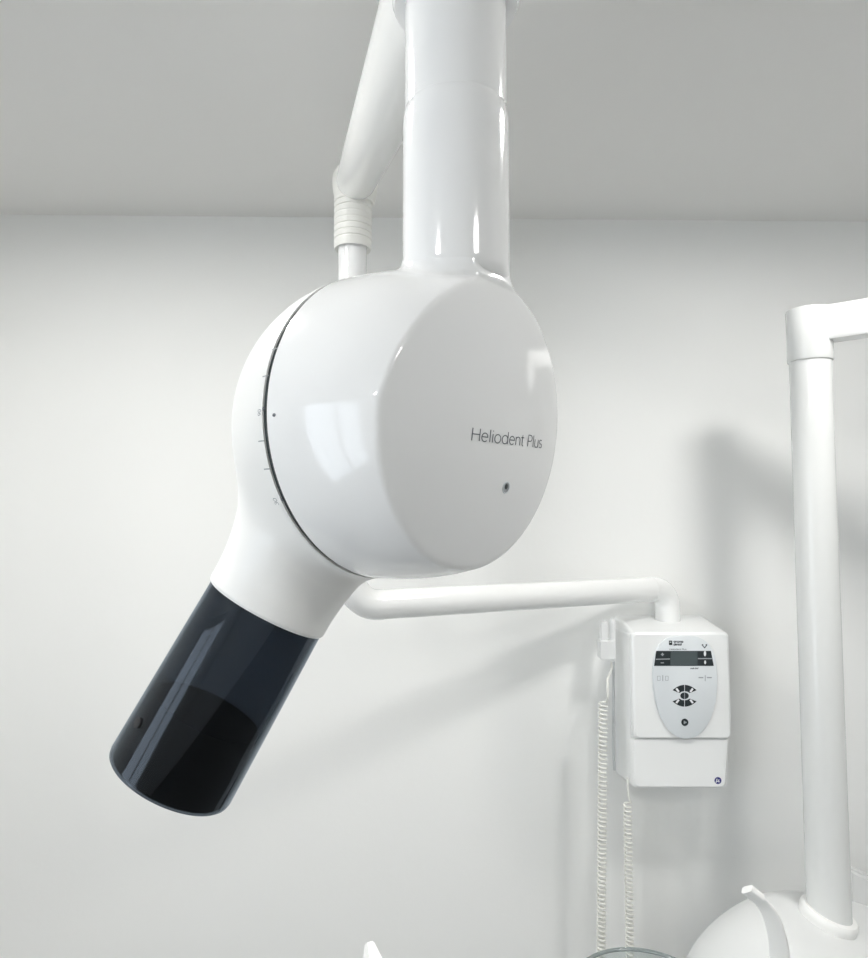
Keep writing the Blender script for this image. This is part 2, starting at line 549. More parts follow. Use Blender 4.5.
# lettering on the cover
pA = hit(470.5, 440.2, sdf_housing); pB = hit(541.5, 448.0, sdf_housing)
pT = hit(471, 427.5, sdf_housing)
ex = pB - pA; ex -= FN * (ex @ FN); 
ey = zA - FN * (zA @ FN); ey /= np.linalg.norm(ey)
st, adv = strokes_of('Heliodent Plus')
kx = ex / adv; hgt = np.linalg.norm(pT - pA)
def place_text(x, y):
    return drop(pA + kx * x + ey * hgt * y, -FN, sdf_housing)
lettering('cover_lettering', st, 0.088, place_text, M_ink, housing)
# screw on the cover: recess not cut, its shade coloured into flat discs
pS = hit(506, 487.5, sdf_housing)
e = 1e-4
nS = np.array([float(sdf_housing((pS + e * a)[None])[0] - sdf_housing((pS - e * a)[None])[0]) for a in np.eye(3)]); nS /= np.linalg.norm(nS)
lathe_obj('screw_ring', pS, nS, [(-0.001, 0.0042), (0.0004, 0.0042), (0.0005, 0.0038), (0.0002, 0.0034), (-0.001, 0.0034)], M_plate, housing, 40, True)
lathe_obj('recess_shade_grey', pS, nS, [(-0.001, 0.0034), (0.00012, 0.0034), (0.00014, 0.0001)], M_faint, housing, 40)
lathe_obj('recess_shade_dark', pS + np.array([0, 0, 0.0006]), nS, [(-0.001, 0.0021), (0.0002, 0.0021), (0.00035, 0.0015), (0.00036, 0.0001)], M_black, housing, 24)

# scale ticks on the dial, index dot on the housing
def on_dial(a, phi):
    rho = math.sqrt(max(R * R - (a * 0.955) ** 2, 0)) + 0.0002
    return C + nA * a + (tA * math.cos(phi) + zA * math.sin(phi)) * rho
def phi_at(px, py):
    q = hit(px, py, lambda p: sdf_dial(p, False)) - C
    return float(q @ nA), math.atan2(q @ zA, q @ tA)
for k, (px, py) in enumerate([(274.7, 349), (265.8, 376), (261.5, 441), (267, 469)]):
    a, phi = phi_at(px, py)
    hw = 0.0035 / R * 0.11
    vs = [on_dial(a - 0.0032, phi - 0.0035), on_dial(a - 0.0032, phi + 0.0035), on_dial(a + 0.0032, phi + 0.0035), on_dial(a + 0.0032, phi - 0.0035)]
    obj_from('scale_tick', vs, [(0, 1, 2, 3)], M_faint, dial, None)
for (px, py) in ((263.6, 408.6), (282.2, 499.8)):
    a, phi = phi_at(px, py)
    vs = [on_dial(a + 0.0012 * math.cos(w_), phi + 0.0012 / R * math.sin(w_)) for w_ in np.linspace(0, 2 * math.pi, 16, endpoint=False)]
    obj_from('scale_dot', vs, [tuple(range(16))], M_ink, dial, None)
for txt, (px, py), hh in (('90', (259.5, 412.5), 0.0030), ('30', (276.0, 501.5), 0.0038)):
    a, phi = phi_at(px, py)
    st, adv = strokes_of(txt)
    def pl(x, y, a=a, phi=phi, hh=hh):      # reads along the rim
        return on_dial(a - (y - 0.5) * hh, phi + (x - adv / 2) * hh * 1.0 / R)
    lettering('scale_number', st, 0.14, pl, M_faint, dial)
q = hit(274.3, 415, sdf_housing)
e_ = (q - C); a0 = float(e_ @ nA); ph0 = math.atan2(e_ @ zA, e_ @ tA)
vs = []
for w_ in np.linspace(0, 2 * math.pi, 16, endpoint=False):
    aa, pp = a0 + 0.0016 * math.cos(w_), ph0 + 0.0011 / R * math.sin(w_)
    vs.append(drop(C + nA * aa + (tA * math.cos(pp) + zA * math.sin(pp)) * R, -(tA * math.cos(pp) + zA * math.sin(pp)), sdf_housing))
obj_from('index_dot', vs, [tuple(range(16))], M_ink, housing, None)

# stem: wide sleeve, slightly slimmer tube above, hub at the top
zc = C[2]
zs = float(P(455, 120, STEM_C[1])[2])
hub_z = float(P(455, 9, STEM_C[1])[2])
sc = np.array([STEM_C[0], STEM_C[1], 0])
lathe_obj('stem_sleeve', sc, (0, 0, 1), [(zc + 0.0885, STEM_R - .0045), (zc + 0.0915, STEM_R - 0.0018), (zc + 0.0955, STEM_R - 0.0003), (zc + 0.098, STEM_R), (zc + 0.0995, STEM_R), (zc + 0.105, STEM_R), (zs - 0.008, STEM_R), (zs - 0.004, STEM_R), (zs, STEM_R - 0.0005), (zs + 0.0045, STEM_R - 0.0010), (zs + 0.005, STEM_R - 0.0013)], M_stem, head, 128, smooth=30)
lathe_obj('stem_tube', sc, (0, 0, 1), [(zs, 0.0346), (hub_z + 0.005, 0.0346)], M_stem, head, 128)
lathe_obj('stem_hub', sc, (0, 0, 1), [(hub_z, 0.030), (hub_z, 0.0420), (hub_z + 0.003, 0.0435), (hub_z + 0.095, 0.0435), (hub_z + 0.10, 0.038), (hub_z + 0.10, 0.0001)], M_stem, head, 96)
# black screw on the left flank of the tube
def on_tube(px, py, Y):
    return np.array(P(px, py, Y))
pc = on_tube(139, 722, 0.47)
sw = pc - TC; s_ = float(sw @ DT); rd = sw - s_ * DT; rd /= np.linalg.norm(rd)
# solve for the flank direction seen at that place
cand = None
cam = np.array([0, 0, CAMZ])
for ang in np.linspace(0, 2 * math.pi, 720):
    r_ = ca * math.cos(ang) + cb * math.sin(ang)
    for s2 in np.linspace(0.22, 0.275, 19):
        q = TC + DT * s2 + r_ * tr(s2)
        if (cam - q) @ r_ <= 0: continue
        v = q - cam; fw = v[1] * CP + v[2] * SP; up = -v[1] * SP + v[2] * CP
        e2 = (CX + F * v[0] / fw - 139) ** 2 + (CY - F * up / fw - 722) ** 2
        if cand is None or e2 < cand[0]: cand = (e2, s2, r_)
_, s2, r_ = cand
lathe_obj('tube_screw', TC + DT * s2 + r_ * (tr(s2) - 0.002), r_, [(0, 0.0036), (0.0028, 0.0036), (0.0032, 0.0028), (0.0030, 0.0001)], M_screw, head, 32)

# ================================================================== SUPPORT ARM
ARM_R = 0.0300
pl_ = P(366, 606, 1.40); pr_ = P(667, 588.5, 1.79)
zh = 0.5 * (pl_.z + pr_.z)
pt = P(352.5, 270, 1.40)
post_x, post_y = pt.x, pt.y
Acorner = np.array([post_x, post_y, zh]); Bcorner = np.array([pr_.x, 1.79, zh])
dirAB = Bcorner - Acorner; LAB = np.linalg.norm(dirAB); dirAB /= LAB
arm = thing('xray_support_arm', 'white jointed tubular arm reaching from the wall box to the x-ray stem', 'support arm', (float(Bcorner[0]), float(Bcorner[1]), zh - 0.09))
a1 = Acorner + dirAB * 0.070; b1 = Bcorner - dirAB * 0.056
sweep('horizontal_tube', [a1, b1], ARM_R, M_arm, arm, 64)
ztop = float(P(352, 250, 1.40)[2])
el = [np.array([post_x, post_y, zh + 0.10])] + bend((post_x, post_y, zh + 1), Acorner, Bcorner, 0.062, 18) + [a1 - dirAB * 0.0]
sweep('front_elbow', el, ARM_R + 0.0006, M_arm, arm, 64)
sweep('upright_post', [(post_x, post_y, zh + 0.10), (post_x, post_y, ztop + 0.03)], 0.0290, M_stem, arm, 64)
zbt = float(P(668, 622, 1.79)[2])
el = [b1] + bend(Acorner, Bcorner, (Bcorner[0], Bcorner[1], zh - 1), 0.044, 18) + [np.array([Bcorner[0], Bcorner[1], zbt - 0.004])]
sweep('wall_elbow', el, ARM_R + 0.0006, M_arm, arm, 64)
# collar with grooves and ball knuckle
z0, z1 = float(P(352, 250, 1.40)[2]), float(P(352, 203, 1.40)[2])
prof = [(z0 + 0.004, 0.030), (z0 + 0.001, 0.0345), (z0, 0.0365), (z0 + 0.004, 0.0380)]
nG = 7
for k in range(nG):
    zz = z0 + 0.018 + (z1 - z0 - 0.022) * k / (nG - 1)
    dp = 0.0018 if k in (0, 1, 2, 5, 6) else 0.0008
    prof += [(zz - 0.0016, 0.0385), (zz - 0.0003, 0.0385 - dp), (zz + 0.0012, 0.0385 - dp), (zz + 0.0024, 0.0385)]
prof += [(z1 + 0.004, 0.0390), (z1 + 0.006, 0.036)]
lathe_obj('grooved_collar', (post_x, post_y, 0), (0, 0, 1), prof, M_cream, arm, 96, smooth=25)
KN = np.array([post_x + 0.004, post_y, float(P(356, 183, 1.40)[2])])
hubc = np.array([STEM_C[0], STEM_C[1] + 0.01, hub_z + 0.062])
dA = hubc - KN; LA = np.linalg.norm(dA); dA /= LA
# knuckle: smooth body around the joint (round shell closing on the collar)
prof = [(z1 - 0.002, 0.0385), (z1 + 0.010, 0.0425), (KN[2] - 0.006, 0.0465), (KN[2] + 0.012, 0.0455), (KN[2] + 0.026, 0.038), (KN[2] + 0.036, 0.026), (KN[2] + 0.0405, 0.012), (KN[2] + 0.0415, 0.0001)]
# spline-smooth the profile
def smooth_prof(pf, n=8):
    p = [pf[0]] + list(pf) + [pf[-1]]; out = []
    for i in range(1, len(p) - 2):
        for k in range(n):
            t = k / n; a, b, c_, d_ = (np.array(x) for x in p[i - 1:i + 3])
            out.append(tuple(0.5 * ((2 * b) + (-a + c_) * t + (2 * a - 5 * b + 4 * c_ - d_) * t * t + (-a + 3 * b - 3 * c_ + d_) * t ** 3)))
    out.append(pf[-1]); return [(float(a), max(float(b), 0.0001)) for a, b in out]
lathe_obj('knuckle', (float(KN[0]), float(KN[1]), 0), (0, 0, 1), smooth_prof(prof), M_cream, arm, 96)
IA = 0.0395
lathe_obj('inclined_tube', KN, dA, [(-0.008, 0.0001), (-0.0075, IA * 0.55), (-0.003, IA * 0.85), (0.004, IA * 0.98), (0.014, IA), (LA - 0.03, IA)], M_arm, arm, 96, smooth=60)
lathe_obj('arm_end_ring', KN, dA, [(0.008, IA - .002), (0.009, IA + 0.0022), (0.016, IA + 0.0026), (0.019, IA - 0.001)], M_cream, arm, 96)

# ================================================================== WALL BOX
def box_shell(name, profs, m, parent, rad=0.014, seg=8, bevel=None):
    """profs: list of (y, x0, x1, z0, z1, radius) rounded rectangles, lofted front to back"""
    vs, fs, n = [], [], None
    for (y, x0, x1, zz0, zz1, r) in profs:
        ring = []
        for cx_, cz_, a0 in ((x1 - r, zz1 - r, 0), (x0 + r, zz1 - r, 90), (x0 + r, zz0 + r, 180), (x1 - r, zz0 + r, 270)):
            for k in range(seg + 1):
                a = math.radians(a0 + 90 * k / seg)
                ring.append((cx_ + r * math.cos(a), y, cz_ + r * math.sin(a)))
        n = len(ring); vs += ring
    for i in range(len(profs) - 1):
        for k in range(n):
            l = (k + 1) % n
            fs.append((i * n + k, i * n + l, (i + 1) * n + l, (i + 1) * n + k))
    fs.append(tuple(range(n))); fs.append(tuple(reversed(range((len(profs) - 1) * n, len(profs) * n))))
    o = obj_from(name, vs, fs, m, parent, 35)
    bm = bmesh.new(); bm.from_mesh(o.data); bmesh.ops.recalc_face_normals(bm, faces=bm.faces); bm.to_mesh(o.data); bm.free()
    return o
YW = wy(0.6)                    # wall plane at the box
YB0 = YW + 0.004
YFt = YW - 0.155                # front plane of the upper cover
fTL, fTR = P(631.5, 632, YFt), P(729.5, 632, YFt)
fBm = P(680, 738.5, YFt)
X0, X1 = fTL.x, fTR.x
ZT = fTL.z; ZM = fBm.z
bTL = P(615.5, 615, YW)
ZTB = bTL.z
ctrl = thing('control_box', 'white wall-mounted x-ray control box with oval keypad and small display', 'control box', ((X0 + X1) / 2, YW, ZM - 0.1))
XC = (X0 + X1) / 2
# upper cover
XB0, XB1 = X0 - 0.0025, X1 + 0.0005
box_shell('upper_cover', [(YFt, X0 + .006, X1 - .006, ZM + 0.003, ZT - .006, 0.010), (YFt + 0.003, X0 + .0015, X1 - .0015, ZM, ZT - .001, 0.012), (YFt + 0.008, X0, X1, ZM, ZT, 0.013),
                          (YB0, XB0, XB1, ZM - 0.0, ZTB, 0.013)], M_box, ctrl)
# lower cover: slightly set back, tapering
YL = YFt + 0.006
lb = P(629, 789, YL); ZB = lb.z
lx0, lx1 = X0 - 0.0030, X1 - 0.004
def lower_shell(name, YL, zt, ys, ins, rt):
    # front quad narrows towards the bottom, bottom rises towards the wall
    zbk = P(616, 775, YW).z
    seg = 6
    vs, fs = [], []
    for y, i in zip(ys, ins):
        f = (y - YL) / (YB0 - YL)
        zb = ZB + (zbk - ZB) * f + i
        tl, tr_ = (lx0 + i, zt - i * .3), (lx1 - i, zt - i * .3)
        bl, br = (lx0 + i + 0.001, zb), (lx1 - i - 0.008, zb)
        r = 0.012
        ring = []
        for (cx_, cz_, a0, rr) in ((tr_[0] - rt, tr_[1] - rt, 0, rt), (tl[0] + rt, tl[1] - rt, 90, rt), (bl[0] + r, bl[1] + r, 180, r), (br[0] - r, br[1] + r, 270, r)):
            for k in range(seg + 1):
                a = math.radians(a0 + 90 * k / seg)
                ring.append((cx_ + rr * math.cos(a), y, cz_ + rr * math.sin(a)))
        vs += ring
    n = len(ring)
    m_ = len(ys)
    for i in range(m_ - 1):
        for k in range(n):
            l = (k + 1) % n
            fs.append((i * n + k, i * n + l, (i + 1) * n + l, (i + 1) * n + k))
    fs.append(tuple(range(n))); fs.append(tuple(reversed(range((m_ - 1) * n, m_ * n))))
    o = obj_from(name, vs, fs, M_box, ctrl, 35)
    bm = bmesh.new(); bm.from_mesh(o.data); bmesh.ops.recalc_face_normals(bm, faces=bm.faces); bm.to_mesh(o.data); bm.free()
lower_shell('lower_cover', YL, ZM - 0.0022, [YL, YL + 0.004, YL + 0.010, YL + 0.03], [0.006, 0.0015, 0.0, 0.0], 0.002)
lx0 = X0 - 0.0032; lx1 = X1 + 0.0005
lower_shell('chassis', YFt + 0.014, ZT - 0.004, [YFt + 0.014, YB0], [0.0, 0.0], 0.010)
# oval keypad plate
def fp(px, py, dy=0.0):
    p = P(px, py, YFt - dy)
    return np.array(p)
S_ = YFt / F
yp = YFt - 0.006
oc = P(685.3, 675, yp)
ring = []
NP = 72
def oval(k, sc=1.0):
    a = 2 * math.pi * k / NP
    hw = (717.2 - 653.6) / 2 * yp / F
    top = (675 - 637.0) * yp / F
    bot = (736.5 - 675) * yp / F
    ca_, sa_ = math.cos(a), math.sin(a)
    if sa_ >= 0:
        e = 2 / 2.9; x = math.copysign(abs(ca_) ** e, ca_); z = abs(sa_) ** e * top
        taper = 1 - 0.05 * (z / top)
    else:
        e = 2 / 2.15; x = math.copysign(abs(ca_) ** e, ca_); z = -abs(sa_) ** e * bot; taper = 1
    return oc.x + x * hw * sc * taper, oc.z + z * sc
vs, fs = [], []
for (y, sc_) in ((YFt + 0.004, 1.0), (yp + 0.0015, 1.0), (yp, 0.975)):
    for k in range(NP):
        x, z = oval(k, sc_); vs.append((x, y, z))
for i in range(2):
    for k in range(NP):
        l = (k + 1) % NP; fs.append((i * NP + k, i * NP + l, (i + 1) * NP + l, (i + 1) * NP + k))
fs.append(tuple(range(2 * NP, 3 * NP)))
plate = obj_from('keypad_plate', vs, fs, M_plate, ctrl, 35)
def face_poly(name, pts, m, dy=0.0004, parent=plate):
    """thin raised polygon on the keypad, px coordinates"""
    y = yp - dy
    vs = [np.array(P(px, py, y)) for px, py in pts]
    n = len(vs)
    bk = [v + np.array([0, dy + 0.0003, 0]) for v in vs]
    fs = [tuple(range(n)), tuple(reversed(range(n, 2 * n)))] + [(k, k + n, (k + 1) % n + n, (k + 1) % n) for k in range(n)]
    o = obj_from(name, vs + bk, fs, m, parent, None)
    bm = bmesh.new(); bm.from_mesh(o.data); bmesh.ops.recalc_face_normals(bm, faces=bm.faces); bm.to_mesh(o.data); bm.free()
    return o
band = face_poly('display_band', [(656.2, 650.9), (711.0, 650.9), (713.8, 665.9), (654.1, 665.9)], M_black, 0.0004)
face_poly('display_screen', [(671, 651.6), (697.5, 651.6), (697.5, 665.4), (670, 665.4)], M_lcd, 0.0007, band)
for a, b in (((656, 659.3), (670, 659.0)), ((698, 658.6), (712, 658.6))):
    face_poly('key_divider', [(a[0], a[1] - .5), (b[0], b[1] - .5), (b[0], b[1] + .5), (a[0], a[1] + .5)], M_faint, 0.0008, band)
def blob(cx_, cy_, rx, ry, n=20):
    return [(cx_ + rx * math.cos(t), cy_ + ry * math.sin(t)) for t in np.linspace(0, 2 * math.pi, n, endpoint=False)]
face_poly('adult_figure', blob(705, 653.6, 1.15, 2.7), M_badge_white, 0.0009, band)
face_poly('child_figure', blob(705.2, 662.3, 0.95, 1.9), M_badge_white, 0.0009, band)
face_poly('plus_sign', [(661.9, 653), (663.1, 653), (663.1, 656), (661.9, 656)], M_faint, 0.0009, band)
face_poly('plus_sign', [(661, 654), (664, 654), (664, 655), (661, 655)], M_faint, 0.0010, band)
face_poly('minus_sign', [(660.8, 662.4), (664, 662.4), (664, 663.3), (660.8, 663.3)], M_faint, 0.0009, band)
# rocker keypad: two fan-shaped groups and a round centre, with white marks
kc = (684.6, 695.8)
def fan(s, x0, x1):
    top, bot = [], []
    for x in np.linspace(x0, x1, 9):
        u = x / 12.0
        yo = 10.9 - 5.3 * u * u
        yi = 2.6 + (max(0, 1 - (x / 4.8) ** 2) ** 0.5) * 1.9 if abs(x) < 4.8 else 2.6 + (abs(x) - 4.8) * 0.42
        top.append((kc[0] + x, kc[1] - s * yo)); bot.append((kc[0] + x, kc[1] - s * yi))
    return top + bot[::-1]
for s in (1, -1):
    for x0, x1 in ((-12, -0.35), (0.35, 12)):
        face_poly('rocker_key', fan(s, x0, x1), M_black, 0.0006)
    for sx in (-1, 1):
        x, y = kc[0] + sx * 7.0, kc[1] - s * 5.6
        ux, uy = 0.55 * sx * (1), -0.75 * s
        # short slanted white mark
        dx, dy_ = (1.3, -1.7 * (s * sx)) if True else (0, 0)
        nx, ny = 0.75, 0.6 * (s * sx)
        face_poly('key_mark', [(x - dx + nx, y - dy_ + ny), (x + dx + nx, y + dy_ + ny), (x + dx - nx, y + dy_ - ny), (x - dx - nx, y - dy_ - ny)], M_badge_white, 0.0010)
face_poly('centre_key', blob(kc[0], kc[1], 4.2, 3.3, 28), M_black, 0.0008)
face_poly('centre_mark', [(kc[0] - .3, kc[1] - 3.2), (kc[0] + .3, kc[1] - 3.2), (kc[0] + .3, kc[1] + 3.2), (kc[0] - .3, kc[1] + 3.2)], M_faint, 0.0011)
pw = face_poly('release_button', blob(684.9, 722.4, 3.5, 3.6, 32), M_black, 0.0012)
face_poly('button_mark', [(683.8, 720.6), (687.0, 722.4), (683.8, 724.2)], M_faint, 0.0015, pw)
# printed marks
def plate_text(name, txt, px, py, h, m=M_ink, wd=None, sw=0.13):
    st, adv = strokes_of(txt)
    kx_ = h if wd is None else wd / adv
    def pl(x, y):
        return np.array(P(px + x * kx_, py - y * h, yp - 0.0003))
    return lettering(name, st, sw, pl, m, plate)
face_poly('maker_mark', [(669.0, 640.6), (672.2, 640.6), (672.2, 645.0), (669.0, 645.0)], M_black, 0.0003)
face_poly('maker_mark_notch', [(669.9, 641.8), (671.4, 641.8), (671.2, 642.6), (669.7, 642.6)], M_badge_white, 0.0005)
plate_text('maker_name', 'sirona', 673.6, 642.6, 2.2, M_ink, 9.5, 0.3)
plate_text('maker_name', 'dental', 673.6, 645.4, 2.0, M_ink, 8.0, 0.3)
plate_text('model_name', 'Heliodent Plus', 669.5, 650.0, 1.5, M_faint, 17, 0.25)
plate_text('unit_print', 'mA kV', 690.5, 669.2, 1.6, M_ink, 8.0, 0.25)
for cx_, cy_ in ((702.6, 645.0), (706.4, 644.9)):
    face_poly('tooth_icon', blob(cx_, cy_, 0.9, 0.9, 12), M_ink, 0.0003)
face_poly('tooth_icon', [(702.2, 645.6), (703, 645.2), (704.6, 646.4), (706.2, 645.2), (707, 645.6), (704.9, 648.3), (704.3, 648.3)], M_ink, 0.0004)
face_poly('tooth_icon', [(703.4, 645.8), (705.6, 645.8), (704.6, 647.0)], M_plate, 0.0006)
def frame_icon(x0, y0, x1, y1, t=0.35):
    for q in (((x0, y0), (x1, y0 + t)), ((x0, y1 - t), (x1, y1)), ((x0, y0), (x0 + t, y1)), ((x1 - t, y0), (x1, y1))):
        (a, b), (c_, d_) = q
        face_poly('icon_line', [(a, b), (c_, b), (c_, d_), (a, d_)], M_faint, 0.0003)
frame_icon(657.3, 676, 660.4, 680.6); frame_icon(665.3, 676, 668.4, 680.6)
plate_text('icon_bar', '|', 661.3, 680.4, 4.6, M_faint, 3.0, 0.10)
face_poly('icon_line', [(698.6, 677), (703.4, 677), (703.4, 678.2), (698.6, 678.2)], M_faint, 0.0003)
face_poly('icon_line', [(707.0, 677), (711.8, 677), (711.8, 678.2), (707.0, 678.2)], M_faint, 0.0003)
plate_text('icon_bar', '|', 703.7, 680.4, 4.6, M_faint, 3.0, 0.10)
# round navy badge on the lower cover
def disc_px(name, px, py, r, m, y, parent, n=32):
    vs = [np.array(P(a, b, y)) for a, b in blob(px, py, r, r, n)]
    bk = [v + np.array([0, 0.0008, 0]) for v in vs]
    fs = [tuple(range(n)), tuple(reversed(range(n, 2 * n)))] + [(k, k + n, (k + 1) % n + n, (k + 1) % n) for k in range(n)]
    return obj_from(name, vs + bk, fs, m, parent, None)
bd = disc_px('round_badge', 718.0, 780.6, 3.5, M_navy, YL - 0.0004, ctrl)
bd['label'] = 'navy blue round sticker'
st = [[(0.0, -0.1), (0.28, 0.95)], [(0.10, 0.3), (0.4, 0.25), (0.7, 0.4)], [(0.75, 0.8), (0.62, 0.15), (0.95, 0.15)]]
lettering('badge_mark', st, 0.22, lambda x, y: np.array(P(716.0 + x * 4.0, 782.4 - y * 3.8, YL - 0.0008)), M_badge_white, bd)

# ---- hand switch in its holder on the box flank, with coiled cords
YH = YFt + 0.045
hd = P(609, 640, YH)
hs = thing('switch_holder', 'small white holder clip on the left flank of the control box', 'holder', (hd.x, YH, hd.z))
def rbox(name, px0, py0, px1, py1, y0, y1, m, parent, r=0.004):
    a, b = P(px0, py0, y0), P(px1, py1, y0)
    return box_shell(name, [(y0, a.x + .0012, b.x - .0012, b.z + .0012, a.z - .0012, r), (y0 + .0015, a.x, b.x, b.z, a.z, r), (y1, a.x, b.x, b.z, a.z, r)], m, parent, seg=5)
rbox('holder_cup', 600.2, 641, 616.0, 659.5, YH, YH + 0.034, M_box, hs, 0.0035)
rbox('holder_back', 601.2, 622, 608.2, 646, YH + 0.006, YH + 0.030, M_box, hs, 0.002)
sw_ = thing('hand_switch', 'slim white hand switch standing in the clip beside the control box', 'switch', (hd.x, YH, hd.z - 0.02))
ht = P(612.2, 617.5, YH + 0.018); hb = P(611.5, 660.5, YH + 0.018)
lathe_obj('switch_body', (ht.x, ht.y, 0), (0, 0, 1), smooth_prof([(hb.z - 0.002, 0.0045), (hb.z + 0.01, 0.0070), (ht.z - 0.022, 0.0075), (ht.z - 0.010, 0.0072), (ht.z - 0.003, 0.0052), (ht.z, 0.0001)], 5), M_box, sw_, 32)

def coil_pts(pa, pb, r, turns, per=12, x_amp=None):
    pa, pb = np.array(pa, float), np.array(pb, float)
    out = []
    N = turns * per
    for k in range(N + 1):
        f = k / N
        a = 2 * math.pi * k / per
        c_ = pa + (pb - pa) * f
        out.append(c_ + np.array([math.cos(a) * r, math.sin(a) * r, 0]))
    return out
# left coil: drops from the switch; joins the right coil in a loop below the frame
yc_ = 1.70
c1t, c1b = np.array(P(603.0, 702, yc_)), np.array(P(600.8, 1000, yc_))
c2t, c2b = np.array(P(627.5, 803, yc_)), np.array(P(630.5, 1000, yc_))
hook = [np.array((hb.x, hb.y, hb.z + 0.004)), np.array((hb.x, hb.y, hb.z - 0.02)), np.array(P(607.5, 680, yc_ - .01)), np.array(P(608.0, 697, yc_ - 0.02))]
pts = hook + coil_pts(c1t, c1b, 0.0088, 66)
# loop at the bottom, hanging free
mid = [np.array(P(602, 1012, yc_)), np.array(P(607, 1026, yc_)), np.array(P(616, 1032, yc_)), np.array(P(625, 1026, yc_)), np.array(P(630, 1012, yc_))]
pts += mid + list(reversed(coil_pts(c2t, c2b, 0.0080, 44)))
zz_ = P(628, 786, yc_).z
pts += [np.array(P(628.5, 795, yc_)), np.array((P(627.5, 780, yc_).x, yc_, zz_ + 0.02))]
cord = sweep('coiled_cord', pts, 0.0026, M_cord, None, 8)
tag(cord, 'cream coiled cord looping from the hand switch down to under the control box', 'cord')
# straight grey rod along the flank of the box
ya = YFt + 0.09
rod = sweep('straight_rod', [P(613.5, 658, ya - .03), P(613.2, 700, ya), P(613.2, 750, ya), P(614.5, 770, ya + .01)], 0.0034, mat('grey rod', (0.60, 0.62, 0.63), 0.4), ctrl, 12)

# ================================================================== DENTAL UNIT
PY = 1.45
capc = P(809.5, 340, PY)
base_c = P(828.5, 900, PY)
px_, py_ = 0.5 * (capc.x + base_c.x), PY
# post leans a hair, as in the photograph
unit = thing('dental_unit', 'white rounded dental unit with tall round post and swing arm at right', 'dental unit', (px_ + .05, PY, 0))
top_z = P(809, 366, PY).z
PR = 0.0402
zb_ = P(830, 935, PY).z
axb = np.array([base_c.x, PY, zb_ - 0.03]); axt = np.array([capc.x, PY, top_z + 0.06])
axd = (axt - axb); axl = np.linalg.norm(axd); axd /= axl
lathe_obj('post', axb, axd, [(0, PR), (axl, PR)], M_post, unit, 96)
capz0, capz1 = P(809, 362, PY).z, P(809, 310, PY).z
lathe_obj('post_cap', (capc.x, PY, 0), (0, 0, 1), [(capz0, PR - 0.002), (capz0, PR + 0.0025), (capz0 + 0.002, PR + 0.0035), (capz1 - 0.004, PR + 0.0035), (capz1 - 0.001, PR + 0.0025), (capz1, PR - 0.001), (capz1, 0.0001)], M_post, unit, 96)
# swing arm: flat bar with rounded end, heading right and towards the camera
ad = np.array([0.80, -0.60, 0.0]); an = np.array([0.60, 0.80, 0.0])
bm = bmesh.new()
hw = (PR + 0.0035) * 0.55
zA0, zA1 = P(850, 340, PY - .03).z, capz1 - 0.0005
L = 0.62
outl = []
for k in range(25):
    a = math.pi / 2 + math.pi * k / 24
    outl.append(ad * math.cos(a) * hw + an * math.sin(a) * hw)
outl.append(-an * hw + ad * L); outl.append(an * hw + ad * L)
cc = np.array([capc.x, PY, 0])
def ringv(sc, z):
    return [bm.verts.new(tuple(cc + p - (p / np.linalg.norm(p)) * sc + np.array([0, 0, z]))) for p in outl]
rings = [ringv(0.004, zA0), ringv(0.0, zA0 + 0.004), ringv(0.0, zA1 - 0.006), ringv(0.002, zA1 - 0.002), ringv(0.006, zA1)]
n = len(outl)
for a, b in zip(rings, rings[1:]):
    for k in range(n):
        bm.faces.new((a[k], a[(k + 1) % n], b[(k + 1) % n], b[k]))
bm.faces.new(rings[0]); bm.faces.new(rings[-1])
bm_obj('swing_arm', bm, M_arm, unit, 35)
# second joint at the far end of the arm (outside the frame)
ec = cc + ad * (L - 0.03)
lathe_obj('arm_joint', (ec[0], ec[1], 0), (0, 0, 1), [(zA0 - 0.09, 0.045), (zA0 - 0.09, 0.0485), (zA1 + 0.004, 0.0485), (zA1 + 0.010, 0.04), (zA1 + 0.010, 0.0001)], M_arm, unit, 64)

# body shell: rounded mass whose top slopes down to the right
top_n = np.array([0.30, -0.14, 1.0]); top_n /= np.linalg.norm(top_n)
flange_c = np.array(P(829, 914, PY))
BC = np.array([px_ + 0.03, PY - 0.02, flange_c[2] - 0.20])
def sdf_unit(p):
    q = p - BC
    e1 = (np.linalg.norm((q - np.array([0.02, 0.0, 0.0])) / np.array([0.36, 0.23, 0.25]), axis=-1) - 1) * 0.20
    pl = (p - (flange_c - top_n * 0.012)) @ top_n
    return smax(e1, pl, 0.05)
def star(name, org, sdf, m, parent, nth=60, nph=96, t0=0.2, tmax=0.5):
    ths = np.linspace(0, math.pi, nth + 1)[1:-1]; phs = np.linspace(0, 2 * math.pi, nph, endpoint=False)
    TH, PH = np.meshgrid(ths, phs, indexing='ij')
    d = np.stack([np.sin(TH) * np.cos(PH), np.sin(TH) * np.sin(PH), np.cos(TH)], -1).reshape(-1, 3)
    t = march(org, d, sdf, tmax, t0, 120)
    pts = org + d * t[:, None]
    tt = march(org, np.array([[0, 0, 1.0], [0, 0, -1.0]]), sdf, tmax, t0, 120)
    vs = [org + np.array([0, 0, tt[0]])] + list(pts) + [org - np.array([0, 0, tt[1]])]
    fs = [(0, 1 + k, 1 + (k + 1) % nph) for k in range(nph)]
    for i in range(nth - 2):
        for k in range(nph):
            l = (k + 1) % nph
            fs.append((1 + i * nph + k, 1 + (i + 1) * nph + k, 1 + (i + 1) * nph + l, 1 + i * nph + l))
    b = 1 + (nth - 2) * nph; e_ = len(vs) - 1
    fs += [(b + k, e_, b + (k + 1) % nph) for k in range(nph)]
    return obj_from(name, vs, fs, m, parent, 60)
star('body_shell', BC, sdf_unit, M_unit, unit)
